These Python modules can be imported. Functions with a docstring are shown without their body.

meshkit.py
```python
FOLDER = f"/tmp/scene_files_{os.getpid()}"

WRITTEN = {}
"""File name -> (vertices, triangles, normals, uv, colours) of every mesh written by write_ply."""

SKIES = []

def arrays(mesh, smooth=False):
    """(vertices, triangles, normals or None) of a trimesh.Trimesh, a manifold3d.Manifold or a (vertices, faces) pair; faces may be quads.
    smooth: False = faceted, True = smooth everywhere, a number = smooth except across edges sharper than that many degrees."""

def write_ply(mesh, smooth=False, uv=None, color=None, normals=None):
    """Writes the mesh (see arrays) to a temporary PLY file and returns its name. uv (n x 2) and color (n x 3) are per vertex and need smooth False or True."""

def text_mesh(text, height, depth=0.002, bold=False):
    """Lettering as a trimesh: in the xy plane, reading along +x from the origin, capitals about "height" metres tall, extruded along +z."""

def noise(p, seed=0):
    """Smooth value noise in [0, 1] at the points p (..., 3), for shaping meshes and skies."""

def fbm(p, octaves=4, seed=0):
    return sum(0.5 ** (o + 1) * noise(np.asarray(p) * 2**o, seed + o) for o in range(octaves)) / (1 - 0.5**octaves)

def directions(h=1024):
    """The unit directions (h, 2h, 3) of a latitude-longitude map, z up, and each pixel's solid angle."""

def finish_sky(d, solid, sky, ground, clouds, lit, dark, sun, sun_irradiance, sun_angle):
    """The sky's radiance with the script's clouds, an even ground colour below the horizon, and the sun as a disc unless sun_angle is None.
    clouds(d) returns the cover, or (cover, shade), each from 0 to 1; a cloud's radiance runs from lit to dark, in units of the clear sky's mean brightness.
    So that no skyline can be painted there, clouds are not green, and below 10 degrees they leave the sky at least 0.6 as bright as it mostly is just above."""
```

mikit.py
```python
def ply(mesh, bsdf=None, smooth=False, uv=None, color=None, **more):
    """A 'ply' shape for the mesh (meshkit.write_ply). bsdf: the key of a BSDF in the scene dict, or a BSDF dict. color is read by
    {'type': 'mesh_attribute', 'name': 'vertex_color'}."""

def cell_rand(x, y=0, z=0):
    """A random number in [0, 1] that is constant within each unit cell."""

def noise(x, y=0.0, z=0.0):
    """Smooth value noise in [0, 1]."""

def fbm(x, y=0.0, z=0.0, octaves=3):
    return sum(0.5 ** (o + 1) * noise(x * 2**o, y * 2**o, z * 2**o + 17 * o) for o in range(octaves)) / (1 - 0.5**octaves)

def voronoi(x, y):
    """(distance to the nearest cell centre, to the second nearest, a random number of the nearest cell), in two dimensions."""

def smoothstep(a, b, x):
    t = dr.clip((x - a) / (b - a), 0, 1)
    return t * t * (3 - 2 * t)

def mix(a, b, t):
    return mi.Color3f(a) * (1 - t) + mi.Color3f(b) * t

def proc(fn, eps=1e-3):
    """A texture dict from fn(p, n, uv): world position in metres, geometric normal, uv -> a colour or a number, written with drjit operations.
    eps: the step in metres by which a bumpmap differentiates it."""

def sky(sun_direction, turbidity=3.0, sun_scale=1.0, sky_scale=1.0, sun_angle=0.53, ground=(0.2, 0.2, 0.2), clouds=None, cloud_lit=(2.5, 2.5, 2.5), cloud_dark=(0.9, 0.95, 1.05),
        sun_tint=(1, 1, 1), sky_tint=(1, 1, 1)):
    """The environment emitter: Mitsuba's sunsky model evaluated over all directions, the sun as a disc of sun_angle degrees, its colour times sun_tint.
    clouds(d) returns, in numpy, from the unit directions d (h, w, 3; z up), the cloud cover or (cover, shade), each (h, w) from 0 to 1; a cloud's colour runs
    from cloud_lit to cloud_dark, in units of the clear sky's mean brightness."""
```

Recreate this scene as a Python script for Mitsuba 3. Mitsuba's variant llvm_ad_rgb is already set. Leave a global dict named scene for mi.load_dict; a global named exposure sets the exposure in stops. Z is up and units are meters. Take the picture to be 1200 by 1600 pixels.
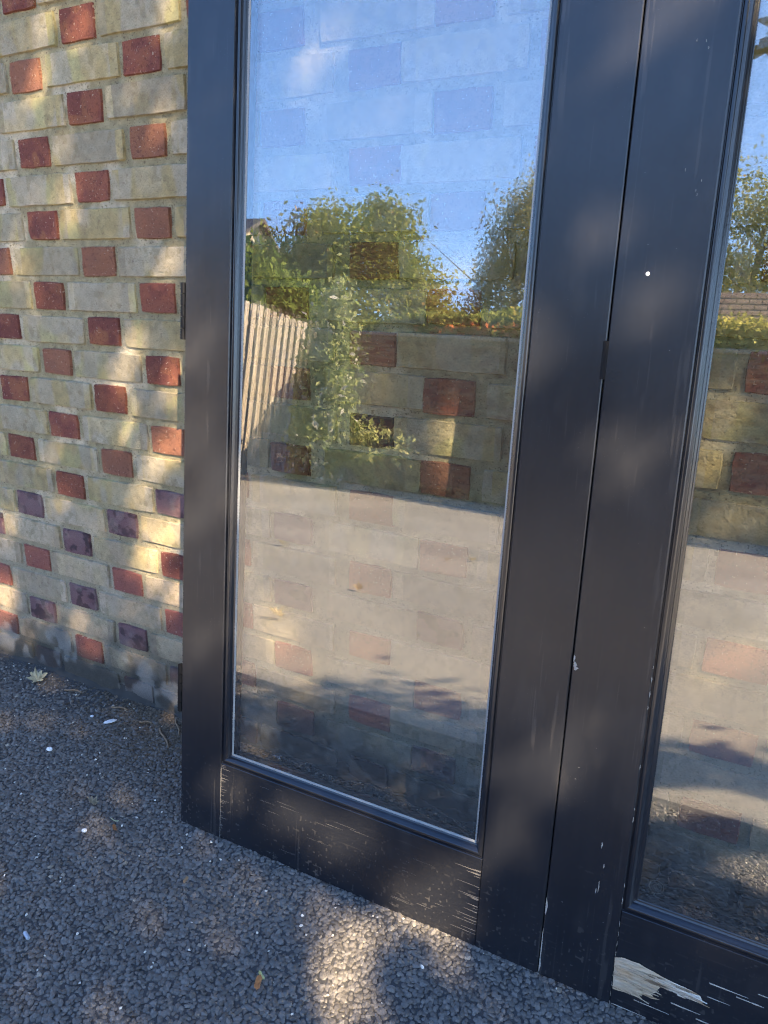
import math, numpy as np, trimesh, mitsuba as mi, drjit as dr, mikit, meshkit
from mikit import proc, noise, fbm, voronoi, cell_rand, smoothstep, mix, ply
T = mi.ScalarTransform4f
scene, labels = {}, {}
# ---------------------------------------------------------------- camera, sky, exposure
EYE = np.array([1.18857, -1.19567, 1.04879])
YAW, PIT, ROL = -0.494236, -0.295225, 0.016437
_f = np.array([math.sin(YAW) * math.cos(PIT), math.cos(YAW) * math.cos(PIT), math.sin(PIT)])
_r = np.array([math.cos(YAW), -math.sin(YAW), 0.0]); _u = np.cross(_r, _f)
UP = -math.sin(ROL) * _r + math.cos(ROL) * _u
scene['camera'] = {'type': 'perspective', 'fov': 2 * math.degrees(math.atan(600 / 1159.44)), 'fov_axis': 'x', 'near_clip': 0.05, 'far_clip': 400.0,
                   'to_world': T().look_at(origin=EYE.tolist(), target=(EYE + _f).tolist(), up=UP.tolist())}
SUN = np.array([0.56, -0.505, 0.645]); SUN /= np.linalg.norm(SUN)
scene['sky'] = mikit.sky(SUN.tolist(), turbidity=2.6, sun_scale=1.1, sky_tint=(0.84, 0.95, 1.12), sun_tint=(1.0, 0.94, 0.82))
exposure = 3.9
rng = np.random.default_rng(7)
# ---------------------------------------------------------------- helpers
def key(name, parent=None):
    k = name if parent is None else parent + '__' + name
    if k not in scene and k not in labels: return k
    i = 1
    while f'{k}_{i:03d}' in scene or f'{k}_{i:03d}' in labels: i += 1
    return f'{k}_{i:03d}'
def add(name, mesh, bsdf, parent=None, smooth=False, label=None, kind=None, cat=None, group=None, **kw):
    k = key(name, parent); scene[k] = ply(mesh, bsdf, smooth=smooth, **kw)
    tag(k, label, cat, group, kind); return k
def tag(k, label=None, cat=None, group=None, kind=None):
    d = {a: b for a, b in (('label', label), ('category', cat), ('group', group), ('kind', kind)) if b}
    if d: labels.setdefault(k, {}).update(d)
    return k
def thing(name, label, cat, group=None, kind=None):
    k = key(name); labels[k] = {}; return tag(k, label, cat, group, kind)
def cat_(ms): return trimesh.util.concatenate(ms)
def TM(v, f): return trimesh.Trimesh(np.asarray(v, float), np.asarray(f, int), process=False)
def box(x0, x1, y0, y1, z0, z1, ch=0.0):
    """box with chamfered edges (hull of 24 points)"""
    if ch <= 0:
        m = trimesh.creation.box((x1 - x0, y1 - y0, z1 - z0)); m.apply_translation([(x0 + x1) / 2, (y0 + y1) / 2, (z0 + z1) / 2]); return m
    p = []
    for a in (0, 1):
        for b in (0, 1):
            for c in (0, 1):
                X, Y, Z = (x0, x1)[a], (y0, y1)[b], (z0, z1)[c]
                dx, dy, dz = ch * (1 - 2 * a), ch * (1 - 2 * b), ch * (1 - 2 * c)
                p += [(X + dx, Y + dy, Z), (X + dx, Y, Z + dz), (X, Y + dy, Z + dz)]
    return trimesh.convex.convex_hull(np.array(p))
def grid(xs, ys, fn):
    X, Y = np.meshgrid(xs, ys, indexing='ij'); V = fn(X, Y).reshape(-1, 3); n, m = len(xs), len(ys)
    i, j = np.meshgrid(np.arange(n - 1), np.arange(m - 1), indexing='ij'); a = (i * m + j).ravel()
    return TM(V, np.vstack([np.stack([a, a + m, a + m + 1], 1), np.stack([a, a + m + 1, a + 1], 1)]))
# the door's own axes: s along its foot, t up the leaf, w out towards the yard
A0 = np.array([0.23467, -0.27735, 0.0])
US = np.array([0.99986003, 0.00831212, 0.01451993]); VT = np.array([-0.01539476, 0.11724478, 0.99298372]); WN = np.array([0.00655141, -0.99306826, 0.11735633])
def F(p):
    p = np.asarray(p, float); return A0 + p[..., :1] * US + p[..., 1:2] * VT + p[..., 2:3] * WN
def dm(m):
    m = m.copy(); m.vertices = F(m.vertices); return m
def dbox(s0, s1, t0, t1, w0, w1, ch=0.0012): return dm(box(s0, s1, t0, t1, w0, w1, ch))
def gz(x, y):   # the tarmac: level by the left end of the wall, rising a little to the right
    x = np.asarray(x, float); return 0.0145 * np.clip(x - 0.235, 0, 1.6) + 0 * np.asarray(y)
# ---------------------------------------------------------------- materials
def rgb(*c): return {'type': 'rgb', 'value': list(c)}
def mat(name, base, rough=0.8, bump=None, bscale=0.001, eps=0.0008, spec=0.5, two=False, **kw):
    b = {'type': 'principled', 'base_color': proc(base) if callable(base) else (base if isinstance(base, dict) else rgb(*base)),
         'roughness': proc(rough) if callable(rough) else rough, 'specular': spec, **kw}
    if bump is not None: b = {'type': 'bumpmap', 'arbitrary': proc(bump, eps), 'scale': bscale, 'bsdf': b}
    if two: b = {'type': 'twosided', 'bsdf': b}
    scene[name] = b; return name
def dvec(p):
    q = [p.x - A0[0], p.y - A0[1], p.z - A0[2]]
    return [q[0] * float(v[0]) + q[1] * float(v[1]) + q[2] * float(v[2]) for v in (US, VT, WN)]
C3 = mi.Color3f
def paint_col(along):
    def fn(p, n, uv):
        s, t, w = dvec(p); a, b = (t, s) if along else (s, t)
        streak = fbm(b * 260, a * 9, w * 30, 2); cloud = fbm(s * 9, t * 6, 3.0, 3); speck = noise(s * 900, t * 900, 5)
        c = mix((0.008, 0.0095, 0.0145), (0.0135, 0.0152, 0.0205), smoothstep(0.3, 0.75, cloud) * 0.7 + 0.3 * streak)
        dust = smoothstep(0.93, 1.0, speck) * 0.25 * smoothstep(0.45, 0.7, cloud) + smoothstep(0.74, 0.9, fbm(b * 420, a * 14, 9, 2)) * smoothstep(0.5, 0.68, noise(s * 14, t * 9, 4)) * 0.07
        splash = smoothstep(0.8, 0.9, noise(s * 190, t * 230, 2)) * smoothstep(0.3, 0.02, t + 0.2 * noise(s * 30, t * 20, 8)) * 0.3 + smoothstep(0.62, 0.8, fbm(s * 20, t * 9, 31, 3)) * 0.04
        run = smoothstep(0.8, 0.86, noise(s * 70, t * 2.2, 3)) * smoothstep(0.5, 0.8, noise(s * 300, t * 20, 4)) * 0.12
        return mix(c, (0.15, 0.14, 0.13), dust + splash + run)
    return fn
def paint_rough(p, n, uv):
    s, t, w = dvec(p); return 0.2 + 0.14 * fbm(s * 11, t * 7, 8, 3) + 0.05 * noise(s * 500, t * 500)
def paint_bump(along):
    def fn(p, n, uv):
        s, t, w = dvec(p); a, b = (t, s) if along else (s, t)
        return 0.55 * fbm(b * 330, a * 16, 2, 2) + 0.25 * noise(s * 520, t * 520, 7) + 0.9 * fbm(s * 24, t * 18, 1, 2)
    return fn
mat('paint_upright', paint_col(True), paint_rough, paint_bump(True), 0.00014, spec=0.75)
mat('paint_level', paint_col(False), paint_rough, paint_bump(False), 0.00014, spec=0.75)
mat('paint_gloss', paint_col(True), 0.2, paint_bump(True), 0.00012, spec=0.75)
mat('paint_gloss_level', paint_col(False), 0.17, paint_bump(False), 0.00012, spec=0.75)
mat('hinge_metal', (0.006, 0.0063, 0.0075), 0.5, spec=0.25)
mat('dark_gap', (0.004, 0.004, 0.005), 0.9)
mat('sealant', (0.26, 0.27, 0.27), 0.3)
mat('spacer_metal', (0.25, 0.25, 0.25), 0.35, metallic=0.6)
mat('chipped_wood', (0.5, 0.45, 0.38), 0.8); mat('scuffed_paint', (0.15, 0.145, 0.14), 0.7)
mat('soot', lambda p, n, uv: mix(mix((0.03, 0.03, 0.03), (0.07, 0.066, 0.06), fbm(p.x * 40, p.y * 40, p.z * 40, 3)), (0.36, 0.36, 0.35), smoothstep(0.56, 0.7, fbm(p.x * 17, p.z * 19, 21, 3)) * smoothstep(0.02, 0.06, p.z) * 0.7), 0.95)
mat('white_paint', (0.8, 0.79, 0.76), 0.6); mat('worn_edge', (0.34, 0.32, 0.29), 0.7)
def bare(p, n, uv):
    s, t, w = dvec(p); g = fbm(s * 34, t * 420, 2, 3); k = fbm(s * 30, t * 60, 5, 2)
    c = mix(mix((0.52, 0.42, 0.3), (0.76, 0.71, 0.62), smoothstep(0.905, 0.945, s + 0.05 * k - 0.025)), (0.4, 0.3, 0.2), smoothstep(0.45, 0.7, g)); c = mix(c, (0.16, 0.11, 0.07), smoothstep(0.66, 0.74, g) * 0.8)
    return mix(c, (0.5, 0.3, 0.15), smoothstep(0.6, 0.8, k) * 0.5)
mat('bare_wood', bare, 0.85, lambda p, n, uv: fbm(dvec(p)[0] * 30, dvec(p)[1] * 380, 2, 3), 0.003)
glass = lambda ior: {'type': 'thindielectric', 'int_ior': ior, 'specular_transmittance': rgb(0.93, 0.945, 0.93)}
scene['outer_glass'] = glass(2.35); scene['inner_glass'] = glass(1.65)
# brickwork
def brick_id(p):
    row = dr.floor((1.5035 - p.z) / 0.075); return row, dr.floor(p.x / 0.16875 + 0.5)
def low(p): return smoothstep(0.62, 0.38, p.z + 0.25 * (fbm(p.x * 5, p.z * 7, 3, 2) - 0.5))
def grime(c, p):
    foot = smoothstep(0.19, 0.07, p.z + 0.16 * (fbm(p.x * 9, p.z * 12, 6, 3) - 0.5))
    c = mix(c, (0.055, 0.054, 0.05), foot * 0.93)
    salt = smoothstep(0.5, 0.64, fbm(p.x * 15, p.z * 13, 21, 3)) * smoothstep(0.2, 0.09, p.z) * smoothstep(0.0, 0.06, p.z)
    c = mix(c, (0.42, 0.42, 0.4), salt * 0.35)
    return c * (0.78 + 0.44 * fbm(p.x * 420, p.y * 420, p.z * 420, 2))
def yellow(p, n, uv):
    row, col = brick_id(p); k = cell_rand(row, col, 3); k2 = cell_rand(row, col, 8)
    streak = fbm(p.x * 21 + 13 * k, p.z * 8, row, 3)
    c = mix((0.34, 0.283, 0.15), (0.365, 0.315, 0.2), smoothstep(0.42, 0.6, streak + 0.25 * (k - 0.5)))
    c = mix(c, (0.36, 0.34, 0.17), smoothstep(0.52, 0.68, fbm(p.x * 16, p.z * 13, 4, 3)) * 0.7)
    c = mix(c, (0.335, 0.305, 0.235), smoothstep(0.46, 0.6, fbm(p.x * 17 + 30 * k2, p.z * 9, 14, 2)) * 0.8)
    c = mix(c, mix((0.38, 0.31, 0.22), (0.4, 0.325, 0.25), k), low(p) * 0.75)
    c = c * (0.8 + 0.36 * k2)
    c = c * (0.8 + 0.4 * fbm(p.x * 75, p.z * 75, row, 3))
    c = mix(c, (0.2, 0.17, 0.1), smoothstep(0.6, 0.75, fbm(p.x * 60, p.z * 45, 33, 3)) * 0.45)
    c = mix(c, (0.1, 0.08, 0.06), smoothstep(0.83, 0.93, noise(p.x * 260, p.z * 260, 2)) * 0.35)
    return grime(c, p)
def red(p, n, uv):
    row, col = brick_id(p); k = cell_rand(row, col, 5); k2 = cell_rand(row, col, 6)
    c = mix((0.225, 0.085, 0.058), (0.165, 0.06, 0.05), smoothstep(0.35, 0.65, fbm(p.x * 28, p.z * 28, row, 3)))
    c = mix(c, (0.25, 0.105, 0.06), smoothstep(0.55, 0.75, fbm(p.x * 30, p.z * 30, row + 9, 2)) * (0.2 + 0.8 * k))
    c = mix(c, (0.2, 0.11, 0.065), dr.select(k2 > 0.72, 0.5, 0.0))
    c = mix(c, (0.3, 0.12, 0.1), low(p) * 0.6) * (0.8 + 0.4 * k2)
    c = mix(c, (0.06, 0.02, 0.018), smoothstep(0.66, 0.85, noise(p.x * 330, p.z * 330, 3)) * 0.4)
    c = mix(c, (0.62, 0.56, 0.45), smoothstep(0.9, 0.95, noise(p.x * 300, p.z * 300, 11)) * 0.45)
    return grime(c, p)
def purple(p, n, uv):
    row, col = brick_id(p); k = cell_rand(row, col, 5)
    c = mix((0.15, 0.075, 0.085), (0.17, 0.12, 0.125), fbm(p.x * 30, p.z * 30, row, 3))
    c = mix(c, (0.03, 0.022, 0.028), smoothstep(0.5, 0.68, fbm(p.x * 40, p.z * 50, row + 3, 3)) * (0.35 + 0.6 * k))
    c = mix(c, (0.34, 0.29, 0.25), smoothstep(0.62, 0.78, fbm(p.x * 35, p.z * 35, row + 13, 2)) * 0.22)
    return grime(c, p)
def brick_bump(p, n, uv):
    pit = 0.6 * smoothstep(0.75, 0.95, noise(p.x * 190, p.y * 190, p.z * 190))
    return fbm(p.x * 160, p.z * 160, p.y * 160, 3) - 0.8 * pit + 1.2 * fbm(p.x * 40, p.z * 28, 3, 2)
def burnt(p, n, uv): return mix((0.028, 0.022, 0.026), (0.075, 0.04, 0.035), smoothstep(0.45, 0.7, fbm(p.x * 40, p.z * 50, 3, 3)))
for nm, fn in (('brick_burnt', burnt), ('brick_yellow', yellow), ('brick_red', red), ('brick_purple', purple)): mat(nm, fn, 0.92, brick_bump, 0.003, spec=0.25)
def mortar(p, n, uv):
    c = mix((0.325, 0.29, 0.185), (0.25, 0.23, 0.15), fbm(p.x * 25, p.z * 25, 2, 3)); c = mix(c, (0.44, 0.4, 0.3), smoothstep(0.55, 0.7, fbm(p.x * 9, p.z * 9, 8, 2)))
    c = c * (0.65 + 0.7 * fbm(p.x * 70, p.z * 70, 4, 3)); c = mix(c, (0.3, 0.27, 0.21), low(p) * 0.6)
    c = mix(c, (0.09, 0.075, 0.05), smoothstep(0.8, 0.86, noise(p.x * 350, p.z * 350, 5)) * 0.6)
    return grime(c, p)
mat('mortar', mortar, 0.95, lambda p, n, uv: fbm(p.x * 240, p.z * 240, 1, 3) + 1.5 * fbm(p.x * 60, p.z * 60, 1, 2), 0.003, spec=0.2)
# ground
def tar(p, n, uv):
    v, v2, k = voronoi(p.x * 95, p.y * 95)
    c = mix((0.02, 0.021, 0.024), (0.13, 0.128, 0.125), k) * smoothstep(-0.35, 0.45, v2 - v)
    sunlit_tone = fbm(p.x * 1.4, p.y * 1.4, 3, 3)
    c = mix(c, (0.29, 0.275, 0.245), smoothstep(0.3, 0.7, sunlit_tone) * 0.2 + 0.5)  # yard paler than the chippings: sunlit brightness put into the colour, noise varies it
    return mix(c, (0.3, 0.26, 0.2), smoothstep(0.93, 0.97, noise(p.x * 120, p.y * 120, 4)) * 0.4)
def tar_bump(p, n, uv):
    v, v2, k = voronoi(p.x * 95, p.y * 95); return smoothstep(0.0, 0.5, v2 - v) * (0.6 + 0.5 * k)
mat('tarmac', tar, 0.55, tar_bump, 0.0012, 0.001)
mat('chippings', {'type': 'mesh_attribute', 'name': 'vertex_color'}, 0.5)
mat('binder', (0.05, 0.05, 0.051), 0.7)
mat('soil', lambda p, n, uv: mix((0.03, 0.027, 0.024), (0.085, 0.065, 0.045), fbm(p.x * 50, p.y * 50, 3, 3)), 0.95)
mat('crumbs', {'type': 'mesh_attribute', 'name': 'vertex_color'}, 0.85)
leafy = lambda nm, dt=0.9, ro=0.45: scene.update({nm: {'type': 'principledthin', 'base_color': {'type': 'mesh_attribute', 'name': 'vertex_color'}, 'roughness': ro, 'diff_trans': dt, 'eta': 1.4}})
leafy('leaf_green', 1.15); leafy('leaf_dry', 0.3, 0.7)
mat('bark', lambda p, n, uv: mix((0.1, 0.08, 0.06), (0.2, 0.17, 0.13), fbm(p.x * 20, p.y * 20, p.z * 4, 3)), 0.9)
mat('pale_scrap', (0.7, 0.72, 0.75), 0.6); mat('stub', (0.4, 0.45, 0.52), 0.7); mat('twig', (0.24, 0.17, 0.11), 0.85)
mat('fence_wood', lambda p, n, uv: mix((0.4, 0.345, 0.275), (0.54, 0.48, 0.4), fbm(p.x * 40, p.y * 40, p.z * 1.5, 3)) * (0.75 + 0.5 * cell_rand(dr.floor(p.y / 0.13), 1, 2)), 0.85)
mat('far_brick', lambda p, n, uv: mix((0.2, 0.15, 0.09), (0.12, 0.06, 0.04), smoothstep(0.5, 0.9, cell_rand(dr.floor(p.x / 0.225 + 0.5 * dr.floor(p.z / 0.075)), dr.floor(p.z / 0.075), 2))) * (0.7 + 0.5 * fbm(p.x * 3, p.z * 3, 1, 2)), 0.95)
mat('far_mortar', (0.17, 0.15, 0.1), 0.95); mat('coping', (0.25, 0.22, 0.17), 0.9)
mat('house_render', (0.5, 0.45, 0.36), 0.9); mat('roof_tile', lambda p, n, uv: mix((0.17, 0.1, 0.07), (0.24, 0.16, 0.11), noise(p.x * 3, p.y * 3, p.z * 3)), 0.8)
mat('slate', (0.08, 0.075, 0.08), 0.6); mat('dark_window', (0.03, 0.035, 0.04), 0.1)
# ---------------------------------------------------------------- ground
def axis(lo, hi, d, far):
    a = list(np.arange(lo, hi + d / 2, d)); s = d
    while a[-1] < far: s = min(s * 1.25, 6); a.append(a[-1] + s)
    s = d
    while a[0] > -far: s = min(s * 1.25, 6); a.insert(0, a[0] - s)
    return np.array(a)
gx, gy = axis(-1.6, 2.6, 0.03, 90), axis(-2.6, 0.15, 0.03, 90)
def ground_at(x, y):
    h = gz(x, y) + 0.004 * (meshkit.fbm(np.stack([x * 4, y * 4, 0 * x], -1), 3, 2) - 0.5)
    return h + 0.012 * np.clip(1 + y / 0.11, 0, 1) ** 1.5 * (0.5 + meshkit.fbm(np.stack([x * 11, y * 11, 0 * x], -1), 2, 5))
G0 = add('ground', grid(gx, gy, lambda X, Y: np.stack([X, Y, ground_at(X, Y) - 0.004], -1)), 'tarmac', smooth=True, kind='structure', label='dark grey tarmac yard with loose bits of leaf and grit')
def stones(cx, cy, cz, size, flat, cols):
    N = len(cx); b = trimesh.creation.icosphere(subdivisions=0); bv = np.array(b.vertices); bf = np.array(b.faces)
    v = bv[None] * rng.uniform(0.72, 1.12, (N, 12, 1)); sc = np.stack([size * rng.uniform(0.8, 1.35, N), size * rng.uniform(0.7, 1.05, N), size * flat * rng.uniform(0.8, 1.2, N)], -1)
    # tumble: random rotation from a QR of gaussian matrices
    qq, _ = np.linalg.qr(rng.normal(size=(N, 3, 3))); qq *= np.sign(np.linalg.det(qq))[:, None, None]
    v = np.einsum('nij,nkj->nki', qq, v) * sc[:, None, :]
    a = rng.uniform(0, 2 * np.pi, N); c, s = np.cos(a)[:, None], np.sin(a)[:, None]
    x = v[..., 0] * c - v[..., 1] * s; y = v[..., 0] * s + v[..., 1] * c
    tilt = rng.normal(0, 0.2, (N, 2))
    z = v[..., 2] + x * tilt[:, :1] + y * tilt[:, 1:]
    V = np.stack([x + cx[:, None], y + cy[:, None], z + cz[:, None]], -1).reshape(-1, 3)
    Fc = (bf[None] + (np.arange(N) * 12)[:, None, None]).reshape(-1, 3)
    return TM(V, Fc), np.repeat(cols, 12, 0)
def scatter(x0, x1, y0, y1, d):
    n, m = int((x1 - x0) / d), int((y1 - y0) / d); X, Y = np.meshgrid(x0 + (np.arange(n) + 0.5) * d, y0 + (np.arange(m) + 0.5) * d)
    X = X + (np.arange(m) % 2)[:, None] * d / 2
    return (X + rng.uniform(-0.42, 0.42, X.shape) * d).ravel(), (Y + rng.uniform(-0.42, 0.42, Y.shape) * d).ravel()
def chip_cols(n):
    g = 0.085 + 0.075 * rng.random(n) ** 1.5; c = np.stack([g * 1.07, g, g * 0.92], -1)
    w = rng.random(n) < 0.006; c[w] = np.array([0.3, 0.27, 0.22]) * rng.uniform(0.5, 1.1, (w.sum(), 1)); return c
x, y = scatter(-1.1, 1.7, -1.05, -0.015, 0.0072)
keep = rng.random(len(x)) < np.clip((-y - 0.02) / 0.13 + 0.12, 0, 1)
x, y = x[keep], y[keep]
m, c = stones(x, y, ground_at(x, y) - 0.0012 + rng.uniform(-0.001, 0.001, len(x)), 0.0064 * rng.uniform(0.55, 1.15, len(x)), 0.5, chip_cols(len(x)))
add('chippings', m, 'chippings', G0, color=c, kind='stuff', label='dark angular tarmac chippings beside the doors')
xs_, ys_ = np.arange(-1.13, 1.74, 0.03), np.arange(-1.08, 0.02, 0.03)
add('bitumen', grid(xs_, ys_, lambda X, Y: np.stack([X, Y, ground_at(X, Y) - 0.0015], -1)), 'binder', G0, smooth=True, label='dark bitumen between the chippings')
# fine dirt along the foot of the wall
n = 15000; x = rng.uniform(-1.1, 1.6, n); y = -np.abs(rng.normal(0, 0.06, n)) - 0.004
g = rng.uniform(0.03, 0.1, n)[:, None] * np.array([1.05, 0.95, 0.8]); w = rng.random(n) < 0.035; g[w] = rng.uniform(0.25, 0.6, (w.sum(), 1)) * np.array([1, 0.93, 0.82])
m, c = stones(x, y, ground_at(x, y) - 0.003, 0.0028 * rng.uniform(0.5, 1.5, n), 0.8, g)
add('dirt', m, 'crumbs', G0, color=c, kind='stuff', label='loose dark dirt and crumbs at the foot of the wall')
n = 7000; x = rng.normal(0.02, 0.13, n); y = -np.abs(rng.normal(0, 0.075, n)) - 0.01
g = rng.uniform(0.04, 0.13, n)[:, None] * np.array([1.2, 0.95, 0.7])
m, c = stones(x, y, ground_at(x, y) - 0.001, 0.0032 * rng.uniform(0.4, 1.5, n), 0.7, g)
add('dirt', m, 'crumbs', G0, color=c, kind='stuff', label='brown crumbled earth behind the left door corner')
n = 420; x = rng.uniform(-0.9, 1.2, n); y = -rng.uniform(0.05, 0.95, n) ** 1.3
g = rng.uniform(0.4, 0.75, n)[:, None] * np.array([1, 0.95, 0.86])
m, c = stones(x, y, ground_at(x, y) + 0.002, 0.0022 * rng.uniform(0.5, 1.5, n), 0.6, g)
add('grit', m, 'crumbs', G0, color=c, kind='stuff', label='pale specks of grit on the tarmac')
# ---------------------------------------------------------------- brick wall
WALL = thing('brick_wall', 'long Flemish bond wall of yellow stock bricks with red header bricks, behind the doors', 'wall')
mx, mz = np.arange(-1.3, 2.1, 0.0125), np.arange(-0.05, 2.1, 0.0125)
def mort(X, Z):
    pp = np.stack([X * 30, Z * 30, 0 * X], -1); pq = np.stack([X * 6, Z * 6, 0 * X], -1)
    return np.stack([X, 0.0045 - 0.0044 * meshkit.fbm(pp, 3, 4) - 0.0014 * meshkit.fbm(pq, 2, 9), Z], -1)
mm = grid(mx, mz, mort)
slab = [box(-14, 14, 0.012, 0.21, -0.1, 2.55), box(-14, -1.3, 0.004, 0.012, -0.1, 2.55), box(2.0875, 14, 0.004, 0.012, -0.1, 2.55), box(-1.3, 2.0875, 0.004, 0.012, 2.0875, 2.55)]
add('mortar', cat_([mm] + slab), 'mortar', WALL, smooth=30)
def brick(w, h, seed):
    r = np.random.default_rng(seed); nx, nz = (6, 4) if w > 0.15 else (4, 4)
    e = 0.0035; xs = np.linspace(-w / 2 + e, w / 2 - e, nx); zs = np.linspace(-h / 2 + e, h / 2 - e, nz)
    X, Z = np.meshgrid(xs, zs, indexing='ij'); proud = 0.0042 + r.normal(0, 0.0007); tx, tz = r.normal(0, 0.003, 2)
    edge = (np.abs(X) > w / 2 - e * 1.5) | (np.abs(Z) > h / 2 - e * 1.5)
    Y = -proud - tx * X - tz * Z + r.normal(0, 0.0005, X.shape) + edge * r.uniform(0.0002, 0.0010, X.shape)
    corner = (np.abs(X) > w / 2 - e * 1.5) & (np.abs(Z) > h / 2 - e * 1.5)
    k = np.where(corner, r.uniform(0.0003, 0.0022, X.shape), 0)
    X = X - np.sign(X) * k; Z = Z - np.sign(Z) * k * 0.7
    X = X + edge * r.normal(0, 0.0006, X.shape); Z = Z + edge * r.normal(0, 0.0005, X.shape)
    V = np.stack([X, Y, Z], -1).reshape(-1, 3); idx = np.arange(nx * nz).reshape(nx, nz)
    f = []
    for i in range(nx - 1):
        for j in range(nz - 1): a, b, c_, d = idx[i, j], idx[i + 1, j], idx[i + 1, j + 1], idx[i, j + 1]; f += [(a, b, c_), (a, c_, d)]
    ring = list(idx[:, 0]) + list(idx[-1, 1:]) + list(idx[-2::-1, -1]) + list(idx[0, -2:0:-1]); n0 = len(V)
    R = V[ring].copy(); cen = R[:, [0, 2]]; R[:, 0] += np.sign(cen[:, 0]) * e * (np.abs(cen[:, 0]) > w / 2 - 3.2 * e); R[:, 2] += np.sign(cen[:, 1]) * e * (np.abs(cen[:, 1]) > h / 2 - 3.2 * e); R[:, 1] = 0.011
    V = np.vstack([V, R]); L = len(ring)
    for i in range(L): a, b = ring[i], ring[(i + 1) % L]; f += [(a, n0 + i, b), (b, n0 + i, n0 + (i + 1) % L)]
    return TM(V, f)
def see(P):
    d = P - EYE; z_ = d @ _f; r2 = math.cos(ROL) * _r + math.sin(ROL) * _u
    return np.array([600 + 1159.44 * (d @ r2) / z_, 800 - 1159.44 * (d @ UP) / z_])
def bare_view(P):
    """does the photographer see this point of the wall past or through the doors?"""
    a, b = (A0 - EYE) @ WN, (P - EYE) @ WN; H = EYE + (P - EYE) * a / b; s, t = (H - A0) @ US, (H - A0) @ VT
    return s < 0.0 or (t > 0.15 and (0.09 < s < 0.66 or s > 0.85))
allb = []; SHIFT = {2: -0.008, 3: 0.010, 4: -0.005}
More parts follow.
